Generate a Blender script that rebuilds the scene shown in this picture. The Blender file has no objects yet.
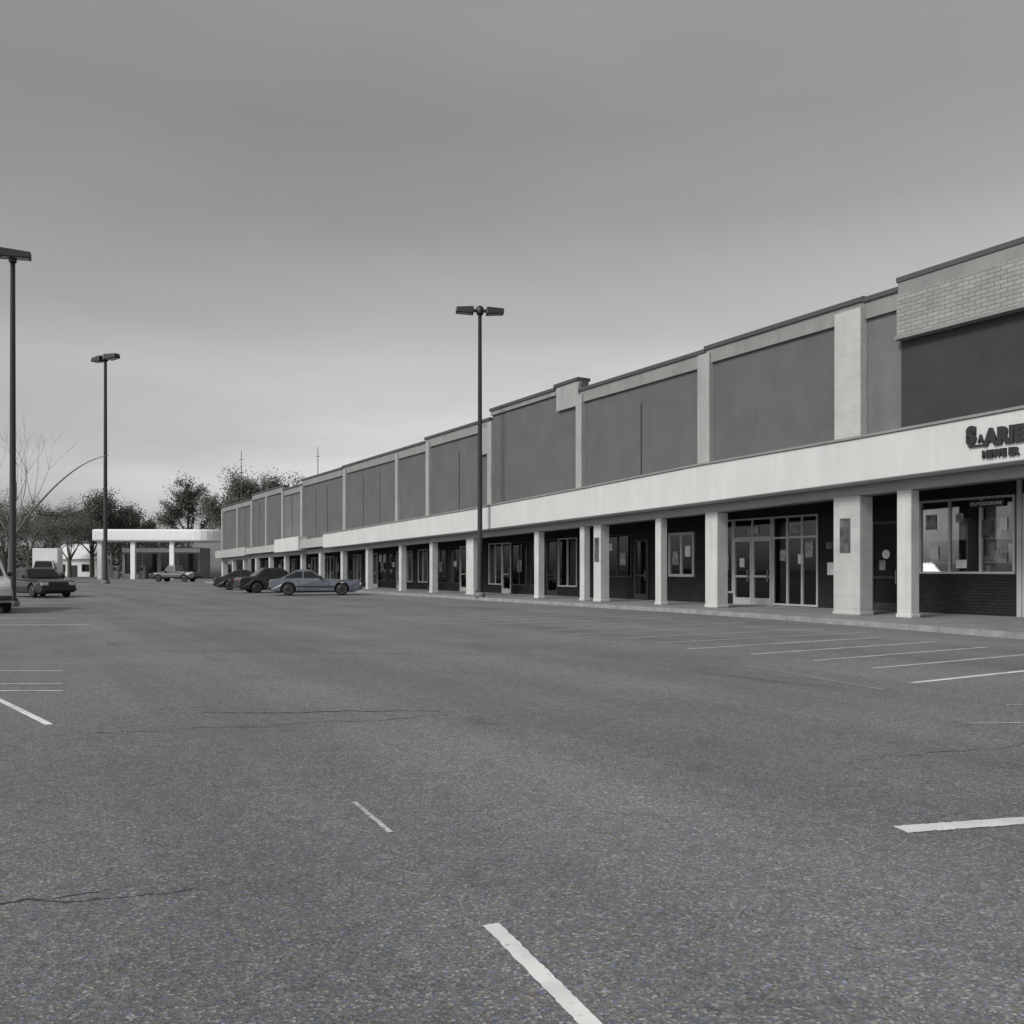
import bpy, bmesh, math, random
from mathutils import Vector, Matrix
random.seed(7)
C = bpy.context.scene.collection
R = math.radians

# ------------------------------------------------------------------ materials
def nodes(name):
    m = bpy.data.materials.new(name); m.use_nodes = True
    nt = m.node_tree; b = nt.nodes['Principled BSDF']
    return m, nt, b
def N(nt, t, **kw):
    n = nt.nodes.new(t)
    for k, v in kw.items(): setattr(n, k, v)
    return n
def ramp(nt, fac, stops):
    r = N(nt, 'ShaderNodeValToRGB')
    el = r.color_ramp.elements
    el[0].position, el[0].color = stops[0][0], (*stops[0][1], 1)
    el[1].position, el[1].color = stops[-1][0], (*stops[-1][1], 1)
    for p, c in stops[1:-1]:
        e = el.new(p); e.color = (*c, 1)
    nt.links.new(fac, r.inputs[0]); return r.outputs[0]
def noise(nt, vec, scale, detail=4, rough=.55, sc=None):
    if sc:
        mp = N(nt, 'ShaderNodeMapping'); mp.inputs['Scale'].default_value = sc
        nt.links.new(vec, mp.inputs[0]); vec = mp.outputs[0]
    n = N(nt, 'ShaderNodeTexNoise'); n.inputs['Scale'].default_value = scale
    n.inputs['Detail'].default_value = detail; n.inputs['Roughness'].default_value = rough
    nt.links.new(vec, n.inputs['Vector']); return n.outputs['Fac']
def mixc(nt, fac, a, b, mode='MIX'):
    m = N(nt, 'ShaderNodeMix', data_type='RGBA', blend_type=mode)
    for i, v in ((0, fac), (6, a), (7, b)):
        if hasattr(v, 'is_linked') or hasattr(v, 'links'): nt.links.new(v, m.inputs[i])
        else: m.inputs[i].default_value = v if i == 0 else (*v, 1)
    return m.outputs[2]
def g(v, t=(1, 1, 1)): return (v*t[0], v*t[1], v*t[2])
def mat(name, col, rough=.8, var=.18, scale=2.0, streak=0, bump=0, metal=0, bscale=60, spec=.5):
    m, nt, b = nodes(name)
    tc = N(nt, 'ShaderNodeTexCoord').outputs['Object']
    lo = tuple(c*(1-var) for c in col); hi = tuple(min(1, c*(1+var)) for c in col)
    c = ramp(nt, noise(nt, tc, scale, 6, .65), [(.3, lo), (.7, hi)])
    if streak:
        s = ramp(nt, noise(nt, tc, 3.0, 5, .6, (1, 1, .12)), [(.35, g(1-streak)), (.62, (1, 1, 1))])
        c = mixc(nt, 1.0, c, s, 'MULTIPLY')
    nt.links.new(c, b.inputs['Base Color'])
    b.inputs['Roughness'].default_value = rough; b.inputs['Metallic'].default_value = metal
    b.inputs['Specular IOR Level'].default_value = spec
    if bump:
        bp = N(nt, 'ShaderNodeBump'); bp.inputs['Strength'].default_value = bump; bp.inputs['Distance'].default_value = .02
        nt.links.new(noise(nt, tc, bscale, 4), bp.inputs['Height']); nt.links.new(bp.outputs[0], b.inputs['Normal'])
    return m
def brick(name, c1, c2, mortar, scale=1.0, w=.4, h=.2, ms=.012, bs=.5):
    m, nt, b = nodes(name)
    tc = N(nt, 'ShaderNodeTexCoord').outputs['Object']
    sp = N(nt, 'ShaderNodeSeparateXYZ'); cb = N(nt, 'ShaderNodeCombineXYZ')
    nt.links.new(tc, sp.inputs[0]); nt.links.new(sp.outputs[0], cb.inputs[0]); nt.links.new(sp.outputs[2], cb.inputs[1])
    br = N(nt, 'ShaderNodeTexBrick'); nt.links.new(cb.outputs[0], br.inputs['Vector'])
    br.inputs['Scale'].default_value = scale; br.inputs['Brick Width'].default_value = w; br.inputs['Row Height'].default_value = h
    br.inputs['Mortar Size'].default_value = ms; br.inputs['Mortar Smooth'].default_value = .3
    br.inputs['Color1'].default_value = (*c1, 1); br.inputs['Color2'].default_value = (*c2, 1); br.inputs['Mortar'].default_value = (*mortar, 1)
    dirt = ramp(nt, noise(nt, tc, 1.5, 5), [(.3, g(.8)), (.7, (1, 1, 1))])
    nt.links.new(mixc(nt, 1.0, br.outputs[0], dirt, 'MULTIPLY'), b.inputs['Base Color'])
    b.inputs['Roughness'].default_value = .9; b.inputs['Specular IOR Level'].default_value = .2
    bp = N(nt, 'ShaderNodeBump'); bp.inputs['Strength'].default_value = bs; bp.inputs['Distance'].default_value = .01; bp.invert = True
    nt.links.new(br.outputs['Fac'], bp.inputs['Height']); nt.links.new(bp.outputs[0], b.inputs['Normal'])
    return m

def asphalt():
    m, nt, b = nodes('asphalt')
    tc = N(nt, 'ShaderNodeNewGeometry').outputs['Position']
    v = N(nt, 'ShaderNodeTexVoronoi'); v.inputs['Scale'].default_value = 100; nt.links.new(tc, v.inputs['Vector'])
    hs = N(nt, 'ShaderNodeSeparateColor'); nt.links.new(v.outputs['Color'], hs.inputs[0])
    agg = ramp(nt, hs.outputs[0], [(0, (.105, .106, .107)), (.4, (.158, .158, .158)), (.8, (.200, .200, .198)), (.93, (.27, .27, .265)), (1, (.37, .37, .37))])
    blue = ramp(nt, hs.outputs[1], [(.0, (1.14, 1, .86)), (.10, (1.06, 1, .95)), (.16, (1, 1, 1)), (.84, (1, 1, 1)), (.90, (.88, .97, 1.22)), (1, (.80, .95, 1.42))])
    c = mixc(nt, 1.0, agg, blue, 'MULTIPLY')
    med = ramp(nt, noise(nt, tc, 9, 6, .7), [(.3, g(.86)), (.7, g(1.12))])
    c = mixc(nt, 1.0, c, med, 'MULTIPLY')
    big = ramp(nt, noise(nt, tc, .28, 6, .65), [(.32, g(.84)), (.5, g(1.0)), (.68, g(1.14, (1.01, 1, .98)))])
    c = mixc(nt, 1.0, c, big, 'MULTIPLY')
    # long worn wheel tracks running along the shop front
    mp = N(nt, 'ShaderNodeMapping', vector_type='TEXTURE'); mp.inputs['Rotation'].default_value = (0, 0, R(29.6))
    nt.links.new(tc, mp.inputs[0])
    tr = ramp(nt, noise(nt, mp.outputs[0], 1.0, 4, .6, (.55, .035, 1)), [(.35, g(.82)), (.65, g(1.13))])
    c = mixc(nt, 1.0, c, tr, 'MULTIPLY')
    st = ramp(nt, noise(nt, tc, 1.1, 3, .5), [(.22, g(.68)), (.33, g(1.0))])
    c = mixc(nt, 1.0, c, st, 'MULTIPLY')
    nt.links.new(c, b.inputs['Base Color'])
    b.inputs['Roughness'].default_value = .9; b.inputs['Specular IOR Level'].default_value = .3
    ad = N(nt, 'ShaderNodeMath', operation='ADD')
    nt.links.new(v.outputs['Distance'], ad.inputs[0]); nt.links.new(noise(nt, tc, 60, 4), ad.inputs[1])
    bp = N(nt, 'ShaderNodeBump'); bp.inputs['Strength'].default_value = .5; bp.inputs['Distance'].default_value = .005
    nt.links.new(ad.outputs[0], bp.inputs['Height']); nt.links.new(bp.outputs[0], b.inputs['Normal'])
    return m
def paint(name, wear, col=.72):
    m, nt, b = nodes(name)
    tc = N(nt, 'ShaderNodeNewGeometry').outputs['Position']
    f = noise(nt, tc, 22, 7, .8)
    c = ramp(nt, f, [(max(0, wear-.07), (.17, .17, .17)), (min(1, wear+.05), g(col, (1, 1, .98)))])
    f2 = ramp(nt, noise(nt, tc, 2.2, 3, .6), [(.3, g(.65)), (.6, g(1))])
    nt.links.new(mixc(nt, 1.0, c, f2, 'MULTIPLY'), b.inputs['Base Color']); b.inputs['Roughness'].default_value = .75
    return m
def glass(name, tint=.75):
    m, nt, b = nodes(name)
    nt.nodes.remove(b); out = nt.nodes['Material Output']
    tr = N(nt, 'ShaderNodeBsdfTransparent'); tr.inputs[0].default_value = (tint, tint, tint, 1)
    gl = N(nt, 'ShaderNodeBsdfGlossy'); gl.inputs['Roughness'].default_value = .02
    fr = N(nt, 'ShaderNodeFresnel'); fr.inputs[0].default_value = 1.7
    mx = N(nt, 'ShaderNodeMixShader')
    nt.links.new(fr.outputs[0], mx.inputs[0]); nt.links.new(tr.outputs[0], mx.inputs[1]); nt.links.new(gl.outputs[0], mx.inputs[2])
    nt.links.new(mx.outputs[0], out.inputs[0]); return m
def leafmat(name, lo, hi):
    m, nt, b = nodes(name)
    ge = N(nt, 'ShaderNodeNewGeometry')
    c = ramp(nt, ge.outputs['Random Per Island'], [(0, lo), (1, hi)])
    nt.links.new(c, b.inputs['Base Color']); b.inputs['Roughness'].default_value = .9
    return m
def goodsmat():
    m, nt, b = nodes('goods')
    ge = N(nt, 'ShaderNodeNewGeometry')
    c = ramp(nt, ge.outputs['Random Per Island'], [(0, g(.15)), (.4, g(.5)), (1, g(.9))])  # goods tones brightened in place of indoor light and glass reflections
    nt.links.new(c, b.inputs['Base Color']); b.inputs['Roughness'].default_value = .6
    return m

M = dict(
 asphalt=asphalt(), paint=paint('worn_white_paint', .45, .58), paint2=paint('faded_white_paint', .47, .44),
 bold=paint('white_paint', .37, .78),
 crack=mat('crack', g(.04), .95), grass=mat('dry_grass', (.07, .075, .05), .95, .3, .3),
 walk=mat('concrete_walk', g(.22), .85, .18, 1.2, bump=.2), kerb=mat('kerb_concrete', g(.22), .85, .3, 3),
 fascia=mat('painted_fascia', (.54, .535, .525), .75, .06, .5, streak=.08, bump=.2),
 fascia2=mat('grey_fascia', (.36, .355, .345), .75, .08, .5, streak=.12, bump=.2),
 pillar=mat('painted_pillar', (.50, .495, .485), .8, .12, 1.3, streak=.12, bump=.3),
 beam=mat('beam_grey', g(.25), .8, .1), soffit=mat('soffit', g(.2), .9, .1),
 stucco=mat('grey_stucco', (.108, .107, .105), .9, .12, .9, streak=.06, bump=.6),
 dark=mat('dark_stucco', g(.034), .9, .2, .8, bump=.3), mid=mat('mid_stucco', (.14, .138, .134), .9, .14, .8, streak=.12, bump=.3),
 pil=mat('pilaster', (.32, .317, .31), .85, .1, 1, streak=.15, bump=.2),
 corn=mat('cornice', (.23, .227, .22), .85, .12, 1, streak=.12), cap=mat('parapet_cap', g(.06), .6, .1),
 brick=brick('painted_brick', (.34, .335, .325), (.28, .275, .265), g(.16), 1, .3, .1, .010),
 pilb=brick('painted_block', (.46, .455, .445), (.445, .44, .43), g(.385), 1, .6, .3, .008, .2),
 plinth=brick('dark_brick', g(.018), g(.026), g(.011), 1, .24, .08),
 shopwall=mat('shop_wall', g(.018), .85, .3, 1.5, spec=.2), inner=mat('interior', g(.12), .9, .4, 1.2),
 frame=mat('pale_aluminium', g(.42), .45, .08, metal=.3), dframe=mat('bronze_frame', g(.025), .5),
 glass=glass('shop_glass', .95), poster=mat('poster', g(.07), .6, .95, 4), paper=mat('paper', g(.6), .7, .1),
 letter=mat('sign_letter', g(.018), .5), goods=goodsmat(), flyer_or_reflection=mat('flyer_or_reflection', g(.25), .7, .9, 4),  # mottled grey flyer tone mostly imitates bright reflections in shop windows
 pole=mat('dark_bronze_pole', g(.022), .45, .15), lens=mat('lamp_lens', g(.4), .3), base=mat('lamp_base', g(.18), .9, .2),
 tyre=mat('tyre', g(.015), .85), rim=mat('rim', g(.2), .35, .1, metal=.8), cglass=mat('car_glass', g(.012), .08, .0),
 head=mat('headlight_glass', g(.5), .15), tail=mat('tail_light', (.18, .02, .02), .3), under=mat('car_trim', g(.02), .7),
 bark=mat('bark', (.09, .085, .075), .95, .3, 4), pale=mat('pale_bark', (.13, .125, .115), .95, .3, 4),
 leaf=leafmat('leaves', (.035, .038, .032), (.125, .13, .11)), leaf2=leafmat('winter_twigs', (.07, .067, .062), (.18, .175, .16)),
 far=leafmat('far_leaves', (.06, .063, .057), (.14, .14, .13)),  # this and the leaf colours above lightened in place of distance haze
 white=mat('white_panel', g(.8), .6, .04, .5, streak=.06), grey=mat('grey_block', g(.24), .9, .12, .4, streak=.1),
)
def carpaint(name, c):
    m, nt, b = nodes(name)
    b.inputs['Base Color'].default_value = (*c, 1); b.inputs['Roughness'].default_value = .36
    b.inputs['Coat Weight'].default_value = .4; b.inputs['Coat Roughness'].default_value = .12
    tc = N(nt, 'ShaderNodeTexCoord').outputs['Object']
    d = ramp(nt, noise(nt, tc, 2, 4), [(.3, tuple(x*.82 for x in c)), (.7, tuple(min(1, x*1.1) for x in c))])
    nt.links.new(d, b.inputs['Base Color'])
    return m

# ------------------------------------------------------------------ mesh helpers
def mesh(name, verts, faces, m, parent=None, smooth=False):
    me = bpy.data.meshes.new(name); me.from_pydata([tuple(v) for v in verts], [], faces)
    bm = bmesh.new(); bm.from_mesh(me); bmesh.ops.recalc_face_normals(bm, faces=bm.faces); bm.to_mesh(me); bm.free()
    if smooth:
        for p in me.polygons: p.use_smooth = True
    me.materials.append(M[m] if isinstance(m, str) else m)
    o = bpy.data.objects.new(name, me); C.objects.link(o)
    if parent: o.parent = parent
    return o
def empty(name, loc=(0, 0, 0), rz=0, label=None, cat=None, group=None):
    o = bpy.data.objects.new(name, None); o.empty_display_size = .3
    o.location = loc; o.rotation_euler = (0, 0, rz); C.objects.link(o)
    if label: o['label'] = label
    if cat: o['category'] = cat
    if group: o['group'] = group
    return o
def bev(o, w=.03, seg=2):
    b = o.modifiers.new('bevel', 'BEVEL'); b.width = w; b.segments = seg; b.limit_method = 'ANGLE'; b.angle_limit = R(35); return o
def boxvf(x0, x1, y0, y1, z0, z1, off=0):
    v = [(x0,y0,z0),(x1,y0,z0),(x1,y1,z0),(x0,y1,z0),(x0,y0,z1),(x1,y0,z1),(x1,y1,z1),(x0,y1,z1)]
    f = [(0,1,2,3),(4,5,6,7),(0,1,5,4),(1,2,6,5),(2,3,7,6),(3,0,4,7)]
    return v, [tuple(i+off for i in q) for q in f]
def boxes(name, lst, m, parent=None):
    V, F = [], []
    for b in lst:
        v, f = boxvf(*b, off=len(V)); V += v; F += f
    return mesh(name, V, F, m, parent)
def lathe(name, prof, m, parent=None, seg=20, axis='Z', smooth=True, off=(0,0,0)):
    V, F = [], []
    for r, h in prof:
        for i in range(seg):
            a = 2*math.pi*i/seg
            p = (r*math.cos(a), r*math.sin(a), h) if axis == 'Z' else (r*math.cos(a), h, r*math.sin(a))
            V.append((p[0]+off[0], p[1]+off[1], p[2]+off[2]))
    n = len(prof)
    for j in range(n-1):
        for i in range(seg):
            k = (i+1) % seg
            F.append((j*seg+i, j*seg+k, (j+1)*seg+k, (j+1)*seg+i))
    F.append(tuple(range(seg))); F.append(tuple((n-1)*seg+i for i in range(seg)))
    o = mesh(name, V, F, m, parent)
    if smooth:
        for p in o.data.polygons:
            if len(p.vertices) == 4: p.use_smooth = True
    return o
def interp(x, pts):
    if x <= pts[0][0]: return pts[0][1]
    for (a, b), (c, d) in zip(pts, pts[1:]):
        if x <= c: return b+(d-b)*(x-a)/(c-a)
    return pts[-1][1]

# ------------------------------------------------------------------ shopping centre
# local frame: x = -s (s = metres along the front), y = depth into the building
BANG = math.atan2(-.8692, .4945)
mall = empty('shopping_centre', (22, 0, 0), BANG,
    'long grey and white strip mall with covered walkway and dark shopfronts', 'shopping centre')
TOP = [(8,4.72),(22,4.68),(26.3,4.58),(32,4.5),(39,4.27),(47.5,4.05),(66,3.72),(104,3.2)]
BOT = [(8,3.64),(22,3.60),(26.3,3.5),(32,3.36),(39,3.22),(47.5,3.06),(66,2.80),(104,2.45)]
top = lambda s: interp(s, TOP); bot = lambda s: interp(s, BOT)
ST = [8,15,22,26.3,32,35.5,39,43,47.5,56,66,80,92,104]
def strip(name, s0, s1, t0, t1, zb, zt, m):
    ss = [s0]+[s for s in ST if s0 < s < s1]+[s1]
    V, F = [], []
    for s in ss:
        a = zb(s) if callable(zb) else zb; b = zt(s) if callable(zt) else zt
        V += [(-s,t0,a),(-s,t1,a),(-s,t1,b),(-s,t0,b)]
    for i in range(len(ss)-1):
        o = i*4
        for k in range(4): F.append((o+k, o+(k+1)%4, o+4+(k+1)%4, o+4+k))
    F += [(0,1,2,3), tuple(len(V)-4+k for k in range(4))]
    return mesh(name, V, F, m, mall)
S0, S1 = 8, 103.5
bev(strip('fascia', S0, 69, -.5, .12, bot, top, 'fascia'), .02, 1)
strip('fascia_trim', S0-.02, 69.02, -.55, -.44, lambda s: top(s)-.0, lambda s: top(s)+.06, 'corn')
strip('fascia', 69.03, 74.5, -.42, .12, lambda s: bot(s)+.12, lambda s: top(s)-.16, 'fascia2')
strip('fascia', 74.53, 81, -.55, .12, bot, lambda s: top(s)+.12, 'fascia')
strip('fascia', 81.03, 91, -.42, .12, lambda s: bot(s)+.1, lambda s: top(s)-.2, 'fascia2')
strip('fascia', 91.03, S1, -.48, .12, bot, lambda s: top(s)-.05, 'fascia2')
strip('beam', S0, S1, .14, .42, lambda s: bot(s)-.27, lambda s: bot(s)+.05, 'beam')
strip('walkway_soffit', S0, S1, .43, 3.3, lambda s: bot(s)+.0, lambda s: bot(s)+.1, 'soffit')
# upper wall segments: (s0, s1, height, material)
segs = [(8,25.5,8.52,'dark'),(25.5,26.5,8.30,'mid'),(26.5,32.5,8.34,'stucco'),(32.5,39.6,8.26,'stucco'),
        (39.6,41.3,8.70,'stucco'),(41.3,46.8,8.60,'stucco'),(46.8,54,8.22,'stucco'),(54,67,8.05,'stucco'),(67,76.05,7.98,'stucco'),(76.05,81.2,7.65,'mid'),(81.2,91.2,7.98,'stucco'),(91.2,103.5,7.62,'stucco')]
strip('roof', 8, 103.5, .62, 16, 7.0, 7.3, 'cap')
for s0, s1, h, m in segs:
    strip('upper_wall', s0, s1-.001, .3, .62, lambda s: bot(s)+.11, h-.12, m)
    boxes('parapet_cap', [(-s1-.03, -s0+.002, .14 if h < 8.65 else .10, .7, h-.12, h)], 'cap', mall)
    if m != 'dark':
        ch = .42 if h < 8.55 else .18
        boxes('cornice', [(-s1+.003, -s0-.002, .2, .31, h-.13-ch, h-.122)], 'corn', mall)
# brick band over the right hand shop
boxes('cornice', [(-25.5, -8, .17, .29, 8.05, 8.395)], 'corn', mall)
boxes('brick_band', [(-25.45, -8, .06, .295, 7.05, 8.045)], 'brick', mall)
boxes('brick_band_ledge', [(-25.5, -8, .02, .295, 6.96, 7.046)], 'corn', mall)
# pilasters
def pilaster(s0, s1, zt, m='pil', d=.12):
    return boxes('pilaster', [(-s1, -s0, d, .298, top((s0+s1)/2)-.25, zt)], m, mall)
pilaster(26.52, 27.35, 8.05, 'pilb', .06)
for a, b, zt in [(32.25,32.8,8.1),(39.35,39.75,8.0),(46.6,47.0,8.0),(53.4,53.8,7.9),(57.6,57.95,7.8),(66.3,66.8,7.8),
                 (75.8,76.3,7.5),(81,81.4,7.5),(86,86.4,7.5),(91,91.4,7.4),(96.5,96.9,7.4),(103.0,103.5,7.4)]:
    pilaster(a, b, zt)
boxes('block_panel', [(-41.2, -39.62, .16, .298, 7.62, 8.57)], 'pil', mall)
boxes('block_panel', [(-47.9, -47.0, .16, .298, 6.6, 7.8)], 'pil', mall)
# panel joints
for s in (35.9, 50.2, 60.7, 63.5, 70.5, 73, 79, 89, 94):
    boxes('panel_joint', [(-s-.03, -s+.03, .285, .2985, top(s)-.2, 7.1)], 'dark', mall)
# back and end walls
boxes('rear_wall', [(-103.5, -8, 15.7, 16, 0, 6.99)], 'grey', mall)
boxes('end_wall', [(-103.5, -103.2, 3.31, 15.69, 0, 6.98)], 'grey', mall)
boxes('end_wall', [(-8.3, -8, 3.31, 15.69, 0, 6.98)], 'grey', mall)
boxes('inner_wall', [(-103.2, -8.3, 7.5, 7.7, .13, 3.6)], 'inner', mall)
boxes('ceiling', [(-103.2, -8.3, 3.32, 15.68, 3.72, 3.8)], 'soffit', mall)
# columns
def column(s, w, d, m='pillar'):
    z = bot(s)-.27
    return bev(boxes('column', [(-s-w/2, -s+w/2, .1, .1+d, .13, z), (-s-w/2-.02, -s+w/2+.02, .08, .12+d, .13, .22)], m, mall), .015, 1)
cols = [(13.5,.6,.5),(19,.45,.35),(25.28,.40,.32),(27.0,.85,.5),(32.15,.55,.45),(34.75,.30,.28),(38.3,.46,.40),(39.3,.30,.28),
        (42.65,.34,.3),(48.7,.75,.42),(53.1,.34,.33),(57.2,.34,.33),(62.4,.36,.34),(67,.36,.34),(71.6,.36,.34),(76,.36,.34),(80.4,.36,.34),
        (85,.36,.34),(89.5,.36,.34),(94,.36,.34),(98.5,.36,.34),(103,.6,.5)]
for s, w, d in cols: column(s, w, d, 'pilb' if w > .8 else 'pillar')
# posters / plates on the columns
boxes('poster', [(-27.2, -26.87, .082, .098, 1.75, 2.65)], 'poster', mall)
boxes('poster', [(-38.45, -38.17, .082, .098, 1.6, 2.5)], 'poster', mall)
# shopfronts
T = 3.0
def window(s0, s1, z0, z1, nv, m='frame', transom=None, fw=.06, name='window'):
    L = []
    L += [(-s1,-s0,T-.03,T+.07,z1-fw,z1), (-s1,-s0,T-.03,T+.07,z0,z0+fw)]
    for i in range(nv+1):
        s = s0+fw/2+(s1-s0-fw)*i/nv
        L.append((-s-fw/2, -s+fw/2, T-.028, T+.068, z0+fw, z1-fw))
    if transom: L.append((-s1+fw, -s0-fw, T-.026, T+.066, transom-fw/2, transom+fw/2))
    w = boxes(name, L, m, mall)
    boxes('window_pane', [(-s1+fw/2, -s0-fw/2, T+.01, T+.02, z0+fw/2, z1-fw/2)], 'glass', w)
    return w
def door(s0, s1, z1, m='frame', pane='glass'):
    fw = .08
    w = boxes('door', [(-s1,-s1+fw,T-.04,T+.06,.13,z1),(-s0-fw,-s0,T-.04,T+.06,.13,z1),(-s1+fw,-s0-fw,T-.04,T+.06,z1-fw,z1),
                       (-s1+fw,-s0-fw,T-.04,T+.06,.13,.36),(-s1+fw,-s0-fw,T-.04,T+.06,1.05,1.12)], m, mall)
    boxes('door_pane' if pane == 'glass' else 'door_panel', [(-s1+fw/2,-s0-fw/2,T+.01,T+.02,.2,z1-.03)], pane, w)
    boxes('door_handle', [(-s0-.16,-s0-.12,T-.1,T-.05,.9,1.3)], 'rim', w)
    return w
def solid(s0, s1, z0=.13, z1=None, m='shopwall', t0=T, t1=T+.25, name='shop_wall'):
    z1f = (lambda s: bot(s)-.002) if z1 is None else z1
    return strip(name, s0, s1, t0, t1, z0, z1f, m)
def patchon(s, z, w, h, m='paper'):  # real notices, plus pale patches added for bright reflections in the panes
    boxes('notice_or_reflection', [(-s-w/2, -s+w/2, T-.012, T-.004, z, z+h)], m, mall)
# shop with display windows (dark brick plinth)
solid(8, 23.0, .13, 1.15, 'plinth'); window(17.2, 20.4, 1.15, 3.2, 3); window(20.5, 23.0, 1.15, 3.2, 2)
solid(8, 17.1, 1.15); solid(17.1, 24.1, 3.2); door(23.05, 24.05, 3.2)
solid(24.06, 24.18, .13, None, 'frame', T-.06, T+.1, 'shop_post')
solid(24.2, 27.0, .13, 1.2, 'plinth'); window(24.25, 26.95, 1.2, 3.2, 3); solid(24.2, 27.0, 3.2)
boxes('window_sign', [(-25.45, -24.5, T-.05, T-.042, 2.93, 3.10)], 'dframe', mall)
for s, z, w, h, m in ((24.62,1.5,.34,.3,'flyer_or_reflection'),(25.75,2.55,.22,.25,'flyer_or_reflection'),(26.6,2.4,.3,.4,'flyer_or_reflection'),(26.5,1.6,.26,.34,'paper'),(25.0,2.2,.3,.4,'poster'),(25.7,1.35,.3,.22,'paper'),(24.55,2.3,.2,.34,'paper')):  # pale patches put on the panes to imitate reflected or lit shapes
    patchon(s, z, w, h, m)
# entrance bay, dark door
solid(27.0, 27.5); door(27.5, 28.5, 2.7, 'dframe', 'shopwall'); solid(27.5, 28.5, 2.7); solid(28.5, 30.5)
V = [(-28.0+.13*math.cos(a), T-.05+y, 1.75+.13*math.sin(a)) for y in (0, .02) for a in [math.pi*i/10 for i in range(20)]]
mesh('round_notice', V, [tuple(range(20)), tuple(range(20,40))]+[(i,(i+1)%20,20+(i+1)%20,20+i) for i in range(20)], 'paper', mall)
patchon(28.15, 1.3, .2, .28, 'flyer_or_reflection')
patchon(30.0, 1.15, .28, .38); patchon(30.05, 1.95, .25, .2, 'poster')
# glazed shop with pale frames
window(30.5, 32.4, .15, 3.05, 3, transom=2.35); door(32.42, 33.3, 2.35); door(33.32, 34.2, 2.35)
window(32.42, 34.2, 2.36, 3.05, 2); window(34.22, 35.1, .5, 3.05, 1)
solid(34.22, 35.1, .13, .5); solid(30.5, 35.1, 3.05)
for s, z, w, h, m in ((34.6,1.3,.3,.5,'flyer_or_reflection'),(33.8,1.4,.22,.3,'paper'),(31.95,1.6,.25,.35,'flyer_or_reflection'),(31.2,1.5,.22,.3,'paper'),(30.85,1.7,.3,.5,'flyer_or_reflection'),(31.4,2.5,.5,.3,'flyer_or_reflection'),(33.3,2.5,.6,.25,'flyer_or_reflection'),(34.75,2.1,.4,.3,'paper')):
    patchon(s, z, w, h, m)
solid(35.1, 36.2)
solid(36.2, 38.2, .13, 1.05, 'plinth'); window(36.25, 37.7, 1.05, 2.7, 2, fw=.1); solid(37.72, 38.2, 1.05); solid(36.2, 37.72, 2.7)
patchon(36.6, 1.8, .3, .4); patchon(37.3, 1.5, .35, .5, 'flyer_or_reflection')
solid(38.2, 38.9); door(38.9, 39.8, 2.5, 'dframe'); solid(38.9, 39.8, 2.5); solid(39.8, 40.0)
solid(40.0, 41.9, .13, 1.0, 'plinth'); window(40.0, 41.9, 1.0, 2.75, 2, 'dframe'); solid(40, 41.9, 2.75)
patchon(41.5, 2.1, .35, .3); patchon(40.6, 1.5, .4, .5, 'flyer_or_reflection')
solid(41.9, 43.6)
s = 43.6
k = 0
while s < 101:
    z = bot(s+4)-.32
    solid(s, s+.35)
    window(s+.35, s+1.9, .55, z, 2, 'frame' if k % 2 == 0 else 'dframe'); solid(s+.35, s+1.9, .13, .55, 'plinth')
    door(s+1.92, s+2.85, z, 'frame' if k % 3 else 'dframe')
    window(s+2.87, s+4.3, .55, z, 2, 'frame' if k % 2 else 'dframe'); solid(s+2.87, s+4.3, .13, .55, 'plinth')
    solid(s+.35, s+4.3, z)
    if k % 2: patchon(s+1.1, 1.2, .4, .6, 'flyer_or_reflection')
    else: patchon(s+3.5, 1.5, .4, .3)
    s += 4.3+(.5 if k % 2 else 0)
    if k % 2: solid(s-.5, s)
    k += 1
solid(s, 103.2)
# sign lettering on the fascia
def letters(txt, s, z, size, bold=.012, sx=1.0, t=-.535, m='letter', sp=1.12, ex=.03, lab='raised black shop name letters'):
    cu = bpy.data.curves.new('sign_lettering', 'FONT'); cu.body = txt; cu.size = size; cu.extrude = ex; cu.offset = bold
    cu.space_character = sp
    o = bpy.data.objects.new('tmp', cu); C.objects.link(o)
    bpy.context.view_layer.update()
    me = bpy.data.meshes.new_from_object(o.evaluated_get(bpy.context.evaluated_depsgraph_get()))
    bpy.data.objects.remove(o)
    me.materials.clear(); me.materials.append(M[m])
    q = bpy.data.objects.new('sign_lettering', me); C.objects.link(q); q.parent = mall
    q.location = (-s, t, z); q.rotation_euler = (R(90), 0, 0); q.scale = (sx, 1, 1)
    q['label'] = lab
    return q
letters('S', 23.2, 4.09, .50, .036, .86)
boxes('sign_lettering', [(-23.16, -22.72, -.56, -.503, 4.0, 4.04)], 'letter', mall)
letters('A', 22.93, 4.09, .22, .014, .7)
letters('ARIE', 22.78, 4.02, .46, .034, .86, sp=1.10)
letters('NEWE ER', 22.84, 3.74, .21, .016, .84, sp=1.1)
letters('OUTDOORSME', 25.42, 2.975, .11, .003, 1.05, t=T-.056, m='paper', ex=.002, lab='small pale letters on window header')

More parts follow.
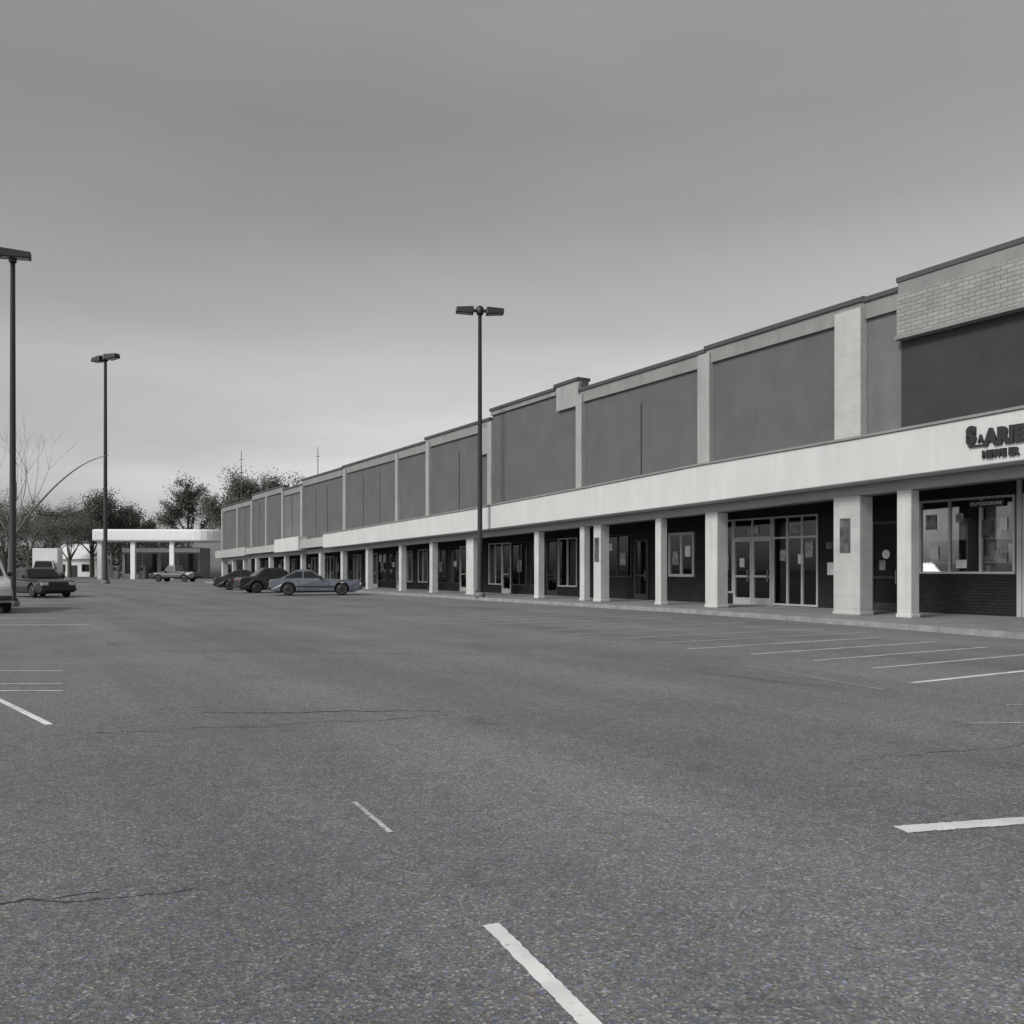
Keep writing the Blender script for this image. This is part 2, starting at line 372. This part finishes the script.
# indoor display shelves seen through the glass, goods coloured bright as if lit
def shelf(s, t, w=1.6, h=1.6):
    e = empty('display_shelf', (22-.4945*s+.8692*t, .8692*s+.4945*t, .13), BANG, 'shop display shelf stacked with goods painted bright as if lit, behind window', 'shelf', 'shop display shelves')
    L = [(-w/2,-w/2+.04,-.2,.2,0,h),(w/2-.04,w/2,-.2,.2,0,h)]
    for i in range(4): L.append((-w/2+.04,w/2-.04,-.19,.19,.1+i*h/4,.13+i*h/4))
    boxes('shelf_frame', L, 'frame', e)
    L = []; rr = random.Random(int(s*10))
    for i in range(4):
        x = -w/2+.08
        while x < w/2-.25:
            ww = rr.uniform(.08,.24)
            if rr.random() < .8: L.append((x,x+ww,-.17,.1,.132+i*h/4,.132+i*h/4+rr.uniform(.12,h/4-.08)))
            x += ww+.03
    boxes('stacked_goods', L, 'goods', e)
for s in (18.6, 21.8, 24.8, 26.3, 30.9, 31.9, 34.6, 36.9, 40.8, 44.7, 48.9, 50, 53.8, 55.5): shelf(s, 3.46, .95 if s in (30.9, 31.9) else 1.2, 2.5)

# ------------------------------------------------------------------ ground
def sheet(name, pts, z, m):
    o = mesh(name, [(x, y, z) for x, y in pts], [tuple(range(len(pts)))], m); o['kind'] = 'structure'; return o
sheet('ground', [(-1500,-400),(1500,-400),(1500,2500),(-1500,2500)], -.004, 'grass')
sheet('car_park', [(-130,-60),(70,-60),(70,150),(-130,150)], 0, 'asphalt')
def W(s, t):   # along/behind shop front -> world
    return (22 - .4945*s + .8692*t, .8692*s + .4945*t)
KT = [(8,-3.2),(16,-3.0),(20,-2.6),(24,-1.95),(28,-1.45),(33,-1.2),(60,-1.2),(104,-1.2),(106,-1.2)]
ks = [8+i*1.0 for i in range(98)]
V, F, V2, F2 = [], [], [], []
for i, s in enumerate(ks):
    t = interp(s, KT)
    for tt, z in ((t+.16,.13),(15.9,.13)):
        V.append((*W(s, tt), z))
    for tt, z in ((t,0),(t+.02,.125),(t+.155,.132),(t+.155,0)):
        V2.append((*W(s, tt), z))
    if i:
        a = (i-1)*2; F.append((a,a+1,a+3,a+2))
        a = (i-1)*4
        for k in range(3): F2.append((a+k,a+k+1,a+4+k+1,a+4+k))
p = mesh('pavement', V, F, 'walk'); p['kind'] = 'structure'
p = mesh('kerb', V2, F2, 'kerb'); p['kind'] = 'structure'
# expansion joints in the walkway
V, F = [], []
for i in range(12, 60):
    s = i*1.8; t = interp(s, KT)+.2
    if s > 103: break
    a = len(V)
    V += [(*W(s,t),.134),(*W(s+.02,t),.134),(*W(s+.02,2.9),.134),(*W(s,2.9),.134)]; F.append((a,a+1,a+2,a+3))
p = mesh('pavement_joints', V, F, 'crack'); p['kind'] = 'structure'

rl = random.Random(21)
def line(a, b, w, m='paint', z=.004):
    a = Vector(a); b = Vector(b); L = (b-a).length; d = (b-a)/L; n = Vector((-d.y, d.x))*w/2
    k = max(6, int(L/.02)) if L < 4 and a.length < 8 else 24
    V, F = [], []
    for i in range(k+1):
        p = a+d*L*i/k; j1 = 1+rl.uniform(-.12,.05); j2 = 1+rl.uniform(-.12,.05)
        V += [(*(p+n*j1),z),(*(p-n*j2),z)]
        if i: q = (i-1)*2; F.append((q,q+1,q+3,q+2))
    o = mesh('road_marking', V, F, m); o['kind'] = 'structure'
line((-.077,3.296), (.36,2.25), .066, 'bold')
line((1.94,4.50), (4.6,5.10), .12, 'bold')
line((-.88,5.03), (-.60,4.45), .028, 'paint')
line((-7.5,11.75), (-3.88,7.55), .065, 'bold')
for y, x1 in ((11.58,-5.79),(10.26,-5.13),(9.67,-4.83)): line((-14,y+.02),(x1,y),.08,'paint')
for y, x1 in ((21.3,-10.0),(24.3,-12.2),(28.5,-13.7),(32,-15.6),(35.5,-16.8),(39.5,-19),(44,-21.5),(49,-24),(55,-27),(62,-31)): line((x1-6,y),(x1,y),.15,'paint')
sl = [(17.6,-10.0,-5.5,'bold'),(18.85,-9.1,-4.9,'paint'),(19.95,-9.0,-4.7,'paint'),(21.1,-9.1,-4.4,'paint'),(22.3,-9.3,-4.4,'paint')]
for s, t0, t1, m in sl: line(W(s,t0), W(s+.15,t1), .09, m)
s = 23.5; k = 0
while s < 66:
    line(W(s,-9.0+.25*math.sin(k*2.1)), W(s,-3.2), .10, 'paint2'); s += 1.25+(s-23)*.012; k += 1
line((3.18,12.3), (4.04,9.75), .035, 'paint2')
line((3.85,7.62), (6,7.72), .05, 'paint2'); line((4.75,8.65), (7,8.8), .05, 'paint2')
def crack(x0, y0, x1, y1, w, n=40, j=.04):
    V, F = [], []; off = 0
    for i in range(n+1):
        f = i/n; off += random.uniform(-j, j); off *= .93
        ww = w*random.uniform(.2, 1.3)*(.25+.75*math.sin(math.pi*min(1, f*1.1+.0)))
        x = x0+(x1-x0)*f; y = y0+(y1-y0)*f+off
        V += [(x, y-ww/2, .0022), (x, y+ww/2, .0022)]
        if i: a = (i-1)*2; F.append((a,a+1,a+3,a+2))
    o = mesh('road_crack', V, F, 'crack'); o['kind'] = 'structure'
crack(-3.2, 3.28, -1.24, 3.68, .026, 90, .016); crack(-1.9, 3.5, -1.55, 3.68, .01, 20, .015); crack(-2.9, 8.2, -.3, 8.35, .035, 60, .03); crack(1.5, 12.4, 4.2, 9.3, .03, 50)
crack(-6, 6.2, 3.5, 9.4, .012, 120, .05); crack(-12, 15, 6, 13.2, .03, 120, .06); crack(2.2, 6.0, 5, 7.2, .012, 60, .04)

# ------------------------------------------------------------------ street lamps
def lamp(single=False):
    e = empty('street_lamp', cat='street lamp', group='tall car park lamps')
    bev(lathe('lamp_base', [(.22,0),(.22,.16),(.19,.2)], 'base', e, 20), .01, 1)
    lathe('pole', [(.17,.2),(.17,.28),(.115,.3),(.08,12.25)], 'pole', e, 16)
    lathe('pole_cap', [(.12,12.22),(.16,12.28),(.16,12.55),(.05,12.62)] if not single else [(.1,12.22),(.13,12.25),(.13,12.38)], 'pole', e, 16)
    if not single:
        boxes('arm', [(-.36,-.1,-.05,.05,12.34,12.46)], 'pole', e)
        boxes('arm', [(.1,.36,-.05,.05,12.34,12.46)], 'pole', e)
    for x0, x1 in (((-.28,-1.04),(.28,1.04)) if not single else ((-.42,.58),)):
        sg = 1 if x1 > x0 else -1; dz = 0 if not single else .13
        v = [(x0,-.24,12.24+dz),(x1,-.22,12.28+dz),(x1,.22,12.28+dz),(x0,.24,12.24+dz),(x0,-.19,12.56+dz),(x1,-.17,12.51+dz),(x1,.17,12.51+dz),(x0,.19,12.56+dz)]
        h = mesh('lamp_head', v, [(0,1,2,3),(4,5,6,7),(0,1,5,4),(1,2,6,5),(2,3,7,6),(3,0,4,7)], 'pole', e); bev(h, .03, 2)
        mesh('lens', [(x0+sg*.08,-.18,12.236+dz),(x1-sg*.06,-.16,12.272+dz),(x1-sg*.06,.16,12.272+dz),(x0+sg*.08,.18,12.236+dz)], [(0,1,2,3)], 'lens', h)
    return e
def clone(src, loc, rz=0, sc=1):
    def cp(o, par):
        n = o.copy(); C.objects.link(n); n.parent = par
        for c in o.children: cp(c, n)
        return n
    n = cp(src, None); n.location = loc; n.rotation_euler = (0,0,rz); n.scale = (sc,)*3
    return n
L0 = lamp(); L0.location = (-1.39, 39, .13); L0.rotation_euler[2] = R(8)
L1 = lamp(True); L1.location = (-17.75, 32, 0); L1.rotation_euler[2] = R(22)
L2 = clone(L0, (-38.4, 85, 0), R(-32), 1.72)
L0['label'] = 'tall dark car park lamp with twin box heads on shopfront kerb'
L1['label'] = 'tall dark car park lamp with a single flat head'
L2['label'] = 'very tall dark lamp standing in the open car park'

# ------------------------------------------------------------------ vehicles
def prism(name, outline, yf, m, parent, bv=.05):
    n = len(outline); V = []
    for sg in (-1, 1):
        for x, z in outline: V.append((x, sg*yf(x, z), z))
    F = [tuple(range(n)), tuple(range(2*n-1, n-1, -1))]
    for i in range(n):
        k = (i+1) % n; F.append((i, k, n+k, n+i))
    o = mesh(name, V, F, m, parent)
    if bv: bev(o, bv, 3)
    return o
def car(label, loc, rz, style, col, group=None, cat='car', name='parked_car'):
    e = empty(name, loc, rz, label, cat, group)
    P = dict(sedan=dict(L=4.55,W=1.75,H=1.42,r=.31,belt=.92,hood=.88,rear=.90,cf=.17,rf=.05,rr=-.20,cr=-.31,zb=.24),
             coupe=dict(L=4.6,W=1.76,H=1.34,r=.31,belt=.86,hood=.82,rear=.84,cf=.11,rf=-.04,rr=-.20,cr=-.40,zb=.22),
             suv=dict(L=4.6,W=1.85,H=1.78,r=.37,belt=1.10,hood=1.04,rear=1.12,cf=.22,rf=.10,rr=-.44,cr=-.48,zb=.32),
             pickup=dict(L=5.3,W=1.95,H=1.82,r=.38,belt=1.12,hood=1.06,rear=1.10,cf=.19,rf=.09,rr=-.07,cr=-.10,zb=.4),
             truck=dict(L=6.5,W=2.2,H=2.3,r=.45,belt=1.4,hood=1.25,rear=1.0,cf=.36,rf=.30,rr=.14,cr=.13,zb=.5))[style]
    L, Wd, H, r, belt, zb = P['L'], P['W'], P['H'], P['r'], P['belt'], P['zb']
    wb = L*.29
    def arch(cx):
        Rr = r+.07; a0 = math.asin((zb-r)/Rr); pts = []
        for i in range(11):
            a = math.pi-a0-(math.pi-2*a0)*i/10
            pts.append((cx+Rr*math.cos(a), r+Rr*math.sin(a)))
        return pts
    o = [(-L/2+.12, zb)]+arch(-wb)+arch(wb)+[(L/2-.14, zb),(L/2-.02,zb+.14),(L/2,P['hood']*.66),(L/2-.07,P['hood']*.87),(L/2-.5,P['hood']*.97),
         (L*P['cf']+.05,belt-.02),(L*P['cf']-.4,belt),(L*P['cr']+.2,belt+.01),(L*P['cr']-.05,P['rear']+.01),(-L/2+.1,P['rear']-.02),(-L/2+.01,P['rear']-.14),(-L/2,zb+.2),(-L/2+.05,zb+.05)]
    def yb(x, z):
        f = 1-.05*max(0,(abs(x)/(L/2)-.72)/.28)**2*2
        return Wd/2*f*(1-.05*max(0,(z-.55)/.4)**2-.05*max(0,(.45-z)/.25))
    pm = carpaint('paint_'+style+str(random.randint(0,999)), col)
    prism('body', o, yb, pm, e, .045)
    cab = [(L*P['cf'],belt-.04),(L*P['rf'],H-.05),(L*P['rf']-.25,H),(L*P['rr']+.2,H),(L*P['rr'],H-.05),(L*P['cr'],belt-.04)]
    wy = lambda z: Wd/2*(.93-.20*(z-belt)/(H-belt))
    prism('roof', cab, lambda x, z: wy(z), pm, e, .05)
    # glass
    def xf(z): f = (z-belt)/(H-.05-belt); return L*P['cf']+(L*P['rf']-L*P['cf'])*f
    def xr(z): f = (z-belt)/(H-.05-belt); return L*P['cr']+(L*P['rr']-L*P['cr'])*f
    z0, z1 = belt+.03, H-.11
    mid = (xf(z1)+xr(z1))/2-.05
    for sg in (-1, 1):
        qs = [((xr(z0)+.18),(mid-.04),(mid-.04),(xr(z1)+.12)), ((mid+.04),(xf(z0)-.16),(xf(z1)-.10),(mid+.04))] if style not in ('pickup','truck') else [((xr(z0)+.12),(xf(z0)-.16),(xf(z1)-.10),(xr(z1)+.1))]
        for q in qs:
            y0 = sg*(wy(z0)+.008); y1 = sg*(wy(z1)+.008)
            mesh('side_window', [(q[0],y0,z0),(q[1],y0,z0),(q[2],y1,z1),(q[3],y1,z1)], [(0,1,2,3)], 'cglass', e)
        # mirror
        bev(boxes('wing_mirror', [(L*P['cf']-.35,L*P['cf']-.2,sg*(Wd/2*.95)-.06+sg*.07,sg*(Wd/2*.95)+.06+sg*.07,belt-.0,belt+.14)], 'under', e), .02)
        boxes('door_handle', [(mid-.3,mid-.14,sg*Wd/2*.985-.02,sg*Wd/2*.985+.02,belt-.16,belt-.125)], 'rim', e)
        # rub strip and sill
        boxes('side_trim', [(-wb+r+.12,wb-r-.12,sg*Wd/2-.02,sg*Wd/2+.012,zb+.22,zb+.27)], 'under', e)
    for nm, X, sg in (('windscreen', xf, 1), ('rear_window', xr, -1)):
        d = .012*sg
        mesh(nm, [(X(z0)+d,-wy(z0)*.86,z0),(X(z0)+d,wy(z0)*.86,z0),(X(z1)+d,wy(z1)*.86,z1),(X(z1)+d,-wy(z1)*.86,z1)], [(0,1,2,3)], 'cglass', e)
    hz = P['hood']*.74
    for sg in (-1, 1):
        bev(boxes('headlight', [(L/2-.1,L/2+.012,sg*Wd*.36-.16,sg*Wd*.36+.16,hz-.07,hz+.07)], 'head', e), .02)
        bev(boxes('tail_light', [(-L/2-.012,-L/2+.08,sg*Wd*.38-.12,sg*Wd*.38+.12,P['rear']-.28,P['rear']-.14)], 'tail', e), .02)
    boxes('grille', [(L/2-.08,L/2+.008,-Wd*.24,Wd*.24,hz-.07,hz+.05)], 'under', e)
    bev(boxes('bumper', [(L/2-.12,L/2+.05,-Wd*.46,Wd*.46,zb+.08,zb+.22)], 'under', e), .03)
    bev(boxes('bumper', [(-L/2-.05,-L/2+.12,-Wd*.46,Wd*.46,zb+.08,zb+.22)], 'under', e), .03)
    boxes('underbody', [(-L/2+.3,L/2-.3,-Wd/2+.28,Wd/2-.28,zb-.05,zb+.4)], 'under', e)
    for cx in (-wb, wb):
        for sg in (-1, 1):
            w = empty('wheel', (cx, sg*(Wd/2-.13), r)); w.parent = e
            lathe('tyre', [(r*.62,-.1),(r*.9,-.105),(r,-.07),(r,.07),(r*.9,.105),(r*.62,.1)], 'tyre', w, 24, 'Y')
            lathe('rim', [(r*.2,sg*.075),(r*.5,sg*.085),(r*.60,sg*.108),(r*.64,sg*.104),(r*.64,0)], 'rim', w, 20, 'Y')
    if style == 'pickup':
        boxes('load_bed', [(-L/2+.12,L*P['cr']-.06,-Wd/2+.16,Wd/2-.16,P['rear']+.012,P['rear']+.02)], 'under', e)
    if style == 'truck':
        bev(boxes('cargo_box', [(-L/2,L*.12,-1.15,1.15,1.02,3.5)], 'white', e), .04)
    return e
G = 'cars parked in the car park'
AP = math.atan2(.4945, .8692)
car('pale blue older coupe parked nose-in to the kerb', (-10.2,46.6,0), AP+R(-16), 'coupe', (.12,.14,.165), G)
car('dark older sedan parked beside the blue coupe', (-13.6,52.0,0), AP, 'sedan', (.015,.015,.017), G)
car('dark grey sedan parked by the walkway', (-17.3,59.5,0), AP+R(-10), 'coupe', (.02,.02,.022), G)
car('white sport utility car parked in a marked stall', (-16.9,28.2,0), R(-55), 'suv', (.5,.5,.5), G)
car('dark sedan parked beyond the white car', (-22.9,43.5,0), R(-40), 'sedan', (.02,.02,.023), G)
car('dark pickup truck parked near the end of the shops', (-37.0,99,0), R(170), 'pickup', (.015,.015,.017), None, 'pickup truck', 'pickup_truck')
car('white box truck parked beyond the stall rows', (-47.6,92,0), R(-70), 'truck', (.5,.5,.5), None, 'truck', 'box_truck')
car('grey sport utility car parked near the far trees', (-57.2,112,0), R(-80), 'suv', (.07,.07,.075), G)

# ------------------------------------------------------------------ far buildings
fs = empty('filling_station', (-51.4,130,0), R(3), 'white flat-roofed filling station with round-ended canopy', 'filling station')
pts = [(-7.8,-3.2),(6.4,-3.2)]+[(6.4+3.2*math.sin(a), -3.2+6.4*(1-math.cos(a))/2) for a in [math.pi*i/12 for i in range(1,12)]]+[(6.4,3.2),(-7.8,3.2)]
V = [(x,y,5.35) for x,y in pts]+[(x,y,7.05) for x,y in pts]; n = len(pts)
bev(mesh('canopy', V, [tuple(range(n)), tuple(range(n,2*n))]+[(i,(i+1)%n,n+(i+1)%n,n+i) for i in range(n)], 'white', fs), .25, 3)
for x in (-7.0,-2.4,3.0): boxes('column', [(x-.3,x+.3,-2.6,-2.0,0,5.35)], 'white', fs)
boxes('kiosk', [(-5.6,5.6,2.2,7.5,0,4.6)], 'grey', fs)
for a, b, z in ((-5.2,-2.9,.8),(-2.6,-.6,.1),(0,2.2,.8),(2.5,5.2,.8)): boxes('kiosk_window', [(a,b,2.14,2.19,z,3.7)], 'cglass', fs)
boxes('kiosk_sign', [(-5.6,5.6,2.1,2.19,3.9,4.5)], 'white', fs)
for x in (-4.8, -1.0):
    q = empty('fuel_pump', (-51.8+x, 128.6, 0), 0, 'grey fuel pump under the station canopy', 'fuel pump', 'fuel pumps')
    bev(boxes('pump_body', [(-.4,.4,-.3,.3,0,1.9)], 'grey', q), .05); boxes('pump_display', [(-.28,.28,-.31,-.302,1.2,1.7)], 'cglass', q)
gb = empty('grey_building', (-46.6,143,0), R(-6), 'plain low grey block building beside the shops', 'building')
V, F = boxvf(-3.2,6.5,-2,12,0,6.2); V = [list(v) for v in V]
for v in V:
    if v[2] > 1 and v[0] > 0: v[2] = 8.2
mesh('wall', V, F, 'grey', gb)
V2 = [[v[0]*1.03, v[1]*1.02, v[2]+(.0 if i < 4 else .3)] for i, v in enumerate(V)]
for i in range(4): V2[i][2] = V[i+4][2]+.002
mesh('roof', V2, F, 'corn', gb)
boxes('door', [(2.2,3.3,-2.05,-2.0,0,2.2)], 'dframe', gb)
wh = empty('white_house', (-84.5,176,0), R(6), 'low white house with a gabled pale roof', 'house')
boxes('wall', [(-4.2,4.2,-3,4,0,3.4)], 'white', wh)
mesh('roof', [(-4.7,-3.5,3.4),(4.7,-3.5,3.4),(4.7,4.5,3.4),(-4.7,4.5,3.4),(-3.2,.5,6.4),(3.2,.5,6.4)], [(0,1,5,4),(1,2,5),(2,3,4,5),(3,0,4),(0,1,2,3)], 'white', wh)
boxes('window', [(-3,-1.6,-3.05,-3.0,1,2.4)], 'cglass', wh); boxes('window', [(1.4,2.8,-3.05,-3.0,1,2.4)], 'cglass', wh)
boxes('door', [(-.6,.6,-3.05,-3.0,0,2.2)], 'dframe', wh)
for i,(x, y, h) in enumerate(((-38.5,128,18.2),(-24.8,115,17.0))):
    q = empty('aerial_mast', (x,y,0), 0, 'thin metal aerial mast rising above the roofline', 'mast', 'aerial masts')
    lathe('mast', [(.10,0),(.04,h)], 'pole', q, 8)
    boxes('crossbar', [(-.3,.3,-.03,.03,h-1.2,h-1.14)], 'pole', q)

# ------------------------------------------------------------------ trees
def tube(V, F, a, b, ra, rb, seg=6):
    d = (b-a).normalized(); u = d.orthogonal().normalized(); w = d.cross(u); o = len(V)
    for p, r in ((a, ra), (b, rb)):
        for i in range(seg):
            an = 2*math.pi*i/seg; V.append(p+(u*math.cos(an)+w*math.sin(an))*r)
    for i in range(seg): F.append((o+i, o+(i+1)%seg, o+seg+(i+1)%seg, o+seg+i))
def grow(V, F, tips, p, d, ln, r, lev, rng, spread=.6, up=.25):
    n = 3; q = p; dd = d.copy()
    for i in range(n):
        dd = (dd+Vector((rng.uniform(-1,1),rng.uniform(-1,1),rng.uniform(-.6,1)))*.16).normalized()
        q2 = q+dd*ln/n; tube(V, F, q, q2, r*(1-.2*i), r*(1-.2*(i+1)), 6 if r > .06 else 4); q = q2
        if lev <= 1: tips.append(q.copy())
    if lev == 0: return
    for i in range(rng.choice((2,3,3)) if lev > 1 else 3):
        nd = (dd+Vector((rng.uniform(-1,1),rng.uniform(-1,1),rng.uniform(-.3,1)*up*2))*spread*1.5).normalized()
        grow(V, F, tips, q, nd, ln*rng.uniform(.6,.85), r*.42, lev-1, rng, spread, up)
def maketree(seed, h, leaves, leafm, barkm='bark', spread=.6, levels=3, trunk=.4, csz=1.3, lsz=.3, per=60, skip=.18):
    rng = random.Random(seed); V, F, tips = [], [], []
    p = Vector((0,0,-.1)); r = h*.022
    d = Vector((rng.uniform(-.06,.06),rng.uniform(-.06,.06),1)).normalized()
    q = p+d*h*trunk; tube(V, F, p, q, r*1.3, r, 8)
    for i in range(5):
        a = i*2*math.pi/5+rng.random()
        nd = Vector((math.cos(a)*spread, math.sin(a)*spread, rng.uniform(.5,1.1))).normalized()
        st = p+d*h*trunk*rng.uniform(.72,1.0)
        grow(V, F, tips, st, nd, h*(1-trunk)*.36, r*.5, levels-1, rng, spread, .3)
    grow(V, F, tips, q, d, h*(1-trunk)*.4, r*.7, levels-1, rng, spread, .4)
    ob = mesh('trunk', V, F, barkm); tm = ob.data; mz = max(v.co.z for v in tm.vertices)
    bpy.data.objects.remove(ob)
    cm = None
    if leaves:
        LV, LF = [], []
        for t in tips:
            if rng.random() < skip: continue
            k = rng.uniform(.6,1.2)*csz
            for j in range(int(per*rng.uniform(.5,1.2))):
                o = Vector((rng.gauss(0,.45),rng.gauss(0,.45),rng.gauss(0,.32)))*k
                c = t+o; s = lsz*rng.uniform(.5,1.1)
                u = Vector((rng.uniform(-1,1),rng.uniform(-1,1),rng.uniform(-1,1))).normalized(); w = u.orthogonal().normalized()
                b = len(LV); LV += [c-u*s, c+w*s*.55, c+u*s, c-w*s*.55]; LF.append((b,b+1,b+2,b+3))
        cm = bpy.data.meshes.new('crown'); cm.from_pydata([tuple(v) for v in LV], [], LF); cm.materials.append(M[leafm])
        mz = max(mz, max(v.z for v in LV))
    return tm, cm, mz
variants = [maketree(11,14,True,'leaf',spread=.75,trunk=.28,csz=1.6,per=110,lsz=.18,skip=.14), maketree(12,14,True,'leaf',spread=.6,trunk=.33,csz=1.5,per=110,lsz=.18,skip=.14),
            maketree(13,14,True,'leaf2',spread=.7,trunk=.25,csz=1.8,per=75,lsz=.12), maketree(14,16,True,'leaf',spread=.85,trunk=.45,csz=1.3,per=100,lsz=.17,skip=.2)]
def tree(v, px_x, D, h, label, rz, wide=1.0, grp='trees behind the car park'):
    tm, cm, mz = variants[v]; sc = h/mz
    e = empty('tree', (px_x, D, 0), rz, label, 'tree', grp); e.scale = (sc*wide, sc*wide, sc)
    t = bpy.data.objects.new('trunk', tm); C.objects.link(t); t.parent = e
    if cm:
        c = bpy.data.objects.new('crown', cm); C.objects.link(c); c.parent = e
LA = 'dark leafy tree behind the car park'; LB = 'thin winter tree with brown twigs'
rt = random.Random(4)
TREES = [(2,-72.3,120,13.6),(2,-70.4,125,13.1),(2,-64.5,120,11.7),(0,-84.3,165,14.1),(2,-73.7,150,14.0),(0,-79.3,170,16.8),(1,-71.1,160,15.9),(0,-73.0,172,14.7),
         (3,-54.3,150,17.6),(2,-70.4,180,12.9),(2,-59.6,178,12.8),(0,-42.9,140,17.3),(3,-40.3,145,18.1),(1,-37.5,150,18.1),(2,-38.1,165,16.7),(2,-36.3,170,16.4)]
for v, x, D, h in TREES:
    tree(v, x, D, h, (LB if v == 2 else ('tall open-crowned tree standing apart' if x == -54.3 else LA)), rt.uniform(0,6.28), .9 if v in (0,3) else .95)
# far wood as one mass
rng = random.Random(9); LV, LF = [], []
for i in range(480):
    cx = rng.uniform(-190, 60); cy = rng.uniform(190, 225); hh = rng.uniform(6, 12)*(.8+.25*math.sin(cx*.13)); rr = rng.uniform(2, 3.6)
    for j in range(95):
        o = Vector((rng.gauss(0,.5),rng.gauss(0,.5),rng.gauss(0,.38)))*rr; c = Vector((cx,cy,max(.3,rng.uniform(.15,1)*hh)))+o
        if c.z < .1: c.z = .2
        s = rng.uniform(.3,.55); u = Vector((rng.uniform(-1,1),rng.uniform(-1,1),rng.uniform(-1,1))).normalized(); w = u.orthogonal().normalized()
        b = len(LV); LV += [c-u*s, c+w*s*.6, c+u*s, c-w*s*.6]; LF.append((b,b+1,b+2,b+3))
o = bpy.data.meshes.new('woodland'); o.from_pydata([tuple(v) for v in LV], [], LF); o.materials.append(M['far'])
o = bpy.data.objects.new('woodland', o); C.objects.link(o); o['kind'] = 'stuff'; o['label'] = 'dark mass of far woodland behind the car park'; o['category'] = 'woodland'
# bare tree with a long arching branch
bt = empty('bare_tree', (-34.6,62,0), .4, 'bare pale tree with a long arching branch', 'tree')
rng = random.Random(5); V, F, tips = [], [], []
tube(V, F, Vector((0,0,-.1)), Vector((.1,0,3.4)), .2, .14, 8)
for i in range(5):
    a = i*1.26; grow(V, F, tips, Vector((.1,0,3.0)), Vector((math.cos(a)*.5, math.sin(a)*.5, 1)).normalized(), 3.2, .07, 3, rng, .38, .5)
mesh('trunk', V, F, 'pale', bt)
V, F = [], []; pr = None
for i in range(15):
    f = i/14; p = Vector((.1+6.2*f, -2.7*f, 3.3+1.0*f+4.9*math.sin(f*math.pi/2)**.9))
    if pr: tube(V, F, pr, p, .07*(1-f)+.025, .065*(1-f)+.02, 5)
    pr = p
mesh('limb', V, F, 'pale', bt)

# ------------------------------------------------------------------ light, sky, camera
sd = Vector((-.62,-.62,.62)).normalized()
w = bpy.data.worlds.new('World'); bpy.context.scene.world = w; w.use_nodes = True
nt = w.node_tree; bg = nt.nodes['Background']
sk = N(nt, 'ShaderNodeTexSky', sky_type='NISHITA'); sk.sun_disc = False
sk.sun_elevation = math.asin(sd.z); sk.sun_rotation = math.atan2(sd.x, sd.y) % (2*math.pi)
sk.air_density = 1.3; sk.dust_density = 2.5; sk.ozone_density = 1
hs = N(nt, 'ShaderNodeHueSaturation'); hs.inputs['Saturation'].default_value = .03
nt.links.new(sk.outputs[0], hs.inputs['Color'])
tc = N(nt, 'ShaderNodeTexCoord').outputs['Generated']
cl = ramp(nt, noise(nt, tc, 1.7, 6, .55, (1, 1, 3)), [(.3, g(.93)), (.7, g(1.07))])
c = mixc(nt, 1.0, hs.outputs[0], cl, 'MULTIPLY')
# soft low cloud bank just over the horizon only
sp = N(nt, 'ShaderNodeSeparateXYZ'); nt.links.new(tc, sp.inputs[0])
cl2 = ramp(nt, noise(nt, tc, 2.0, 6, .5, (1, 1, 6)), [(.40, g(.82)), (.6, g(1.10))])
low = ramp(nt, sp.outputs[2], [(.05, g(1)), (.30, g(0))])
c = mixc(nt, low, c, mixc(nt, 1.0, c, cl2, 'MULTIPLY'))
haze = ramp(nt, sp.outputs[2], [(0, g(1.02)), (.10, g(1.04)), (.17, g(.88)), (.25, g(.68)), (.36, g(.55)), (.44, g(.55)), (.53, g(.68)), (1, g(.8))])
c = mixc(nt, 1.0, c, haze, 'MULTIPLY')
nt.links.new(c, bg.inputs['Color'])
bg.inputs['Strength'].default_value = .15
sl = bpy.data.lights.new('sun', 'SUN'); sl.energy = 2.1; sl.angle = R(14); sl.color = (1, .99, .975)
so = bpy.data.objects.new('sun', sl); C.objects.link(so); so.rotation_euler = (-sd).to_track_quat('-Z', 'Y').to_euler(); so.location = (-20,-20,40)
cd = bpy.data.cameras.new('camera'); cd.sensor_width = 36; cd.lens = 36*900/1024; cd.shift_y = 58/1024; cd.clip_end = 5000; cd.clip_start = .05
co = bpy.data.objects.new('camera', cd); C.objects.link(co); co.location = (0,0,1.3); co.rotation_euler = (R(90),0,0)
bpy.context.scene.camera = co
bpy.context.scene.view_settings.view_transform = 'Standard'
bpy.context.scene.view_settings.look = 'None'
bpy.context.scene.view_settings.exposure = 0
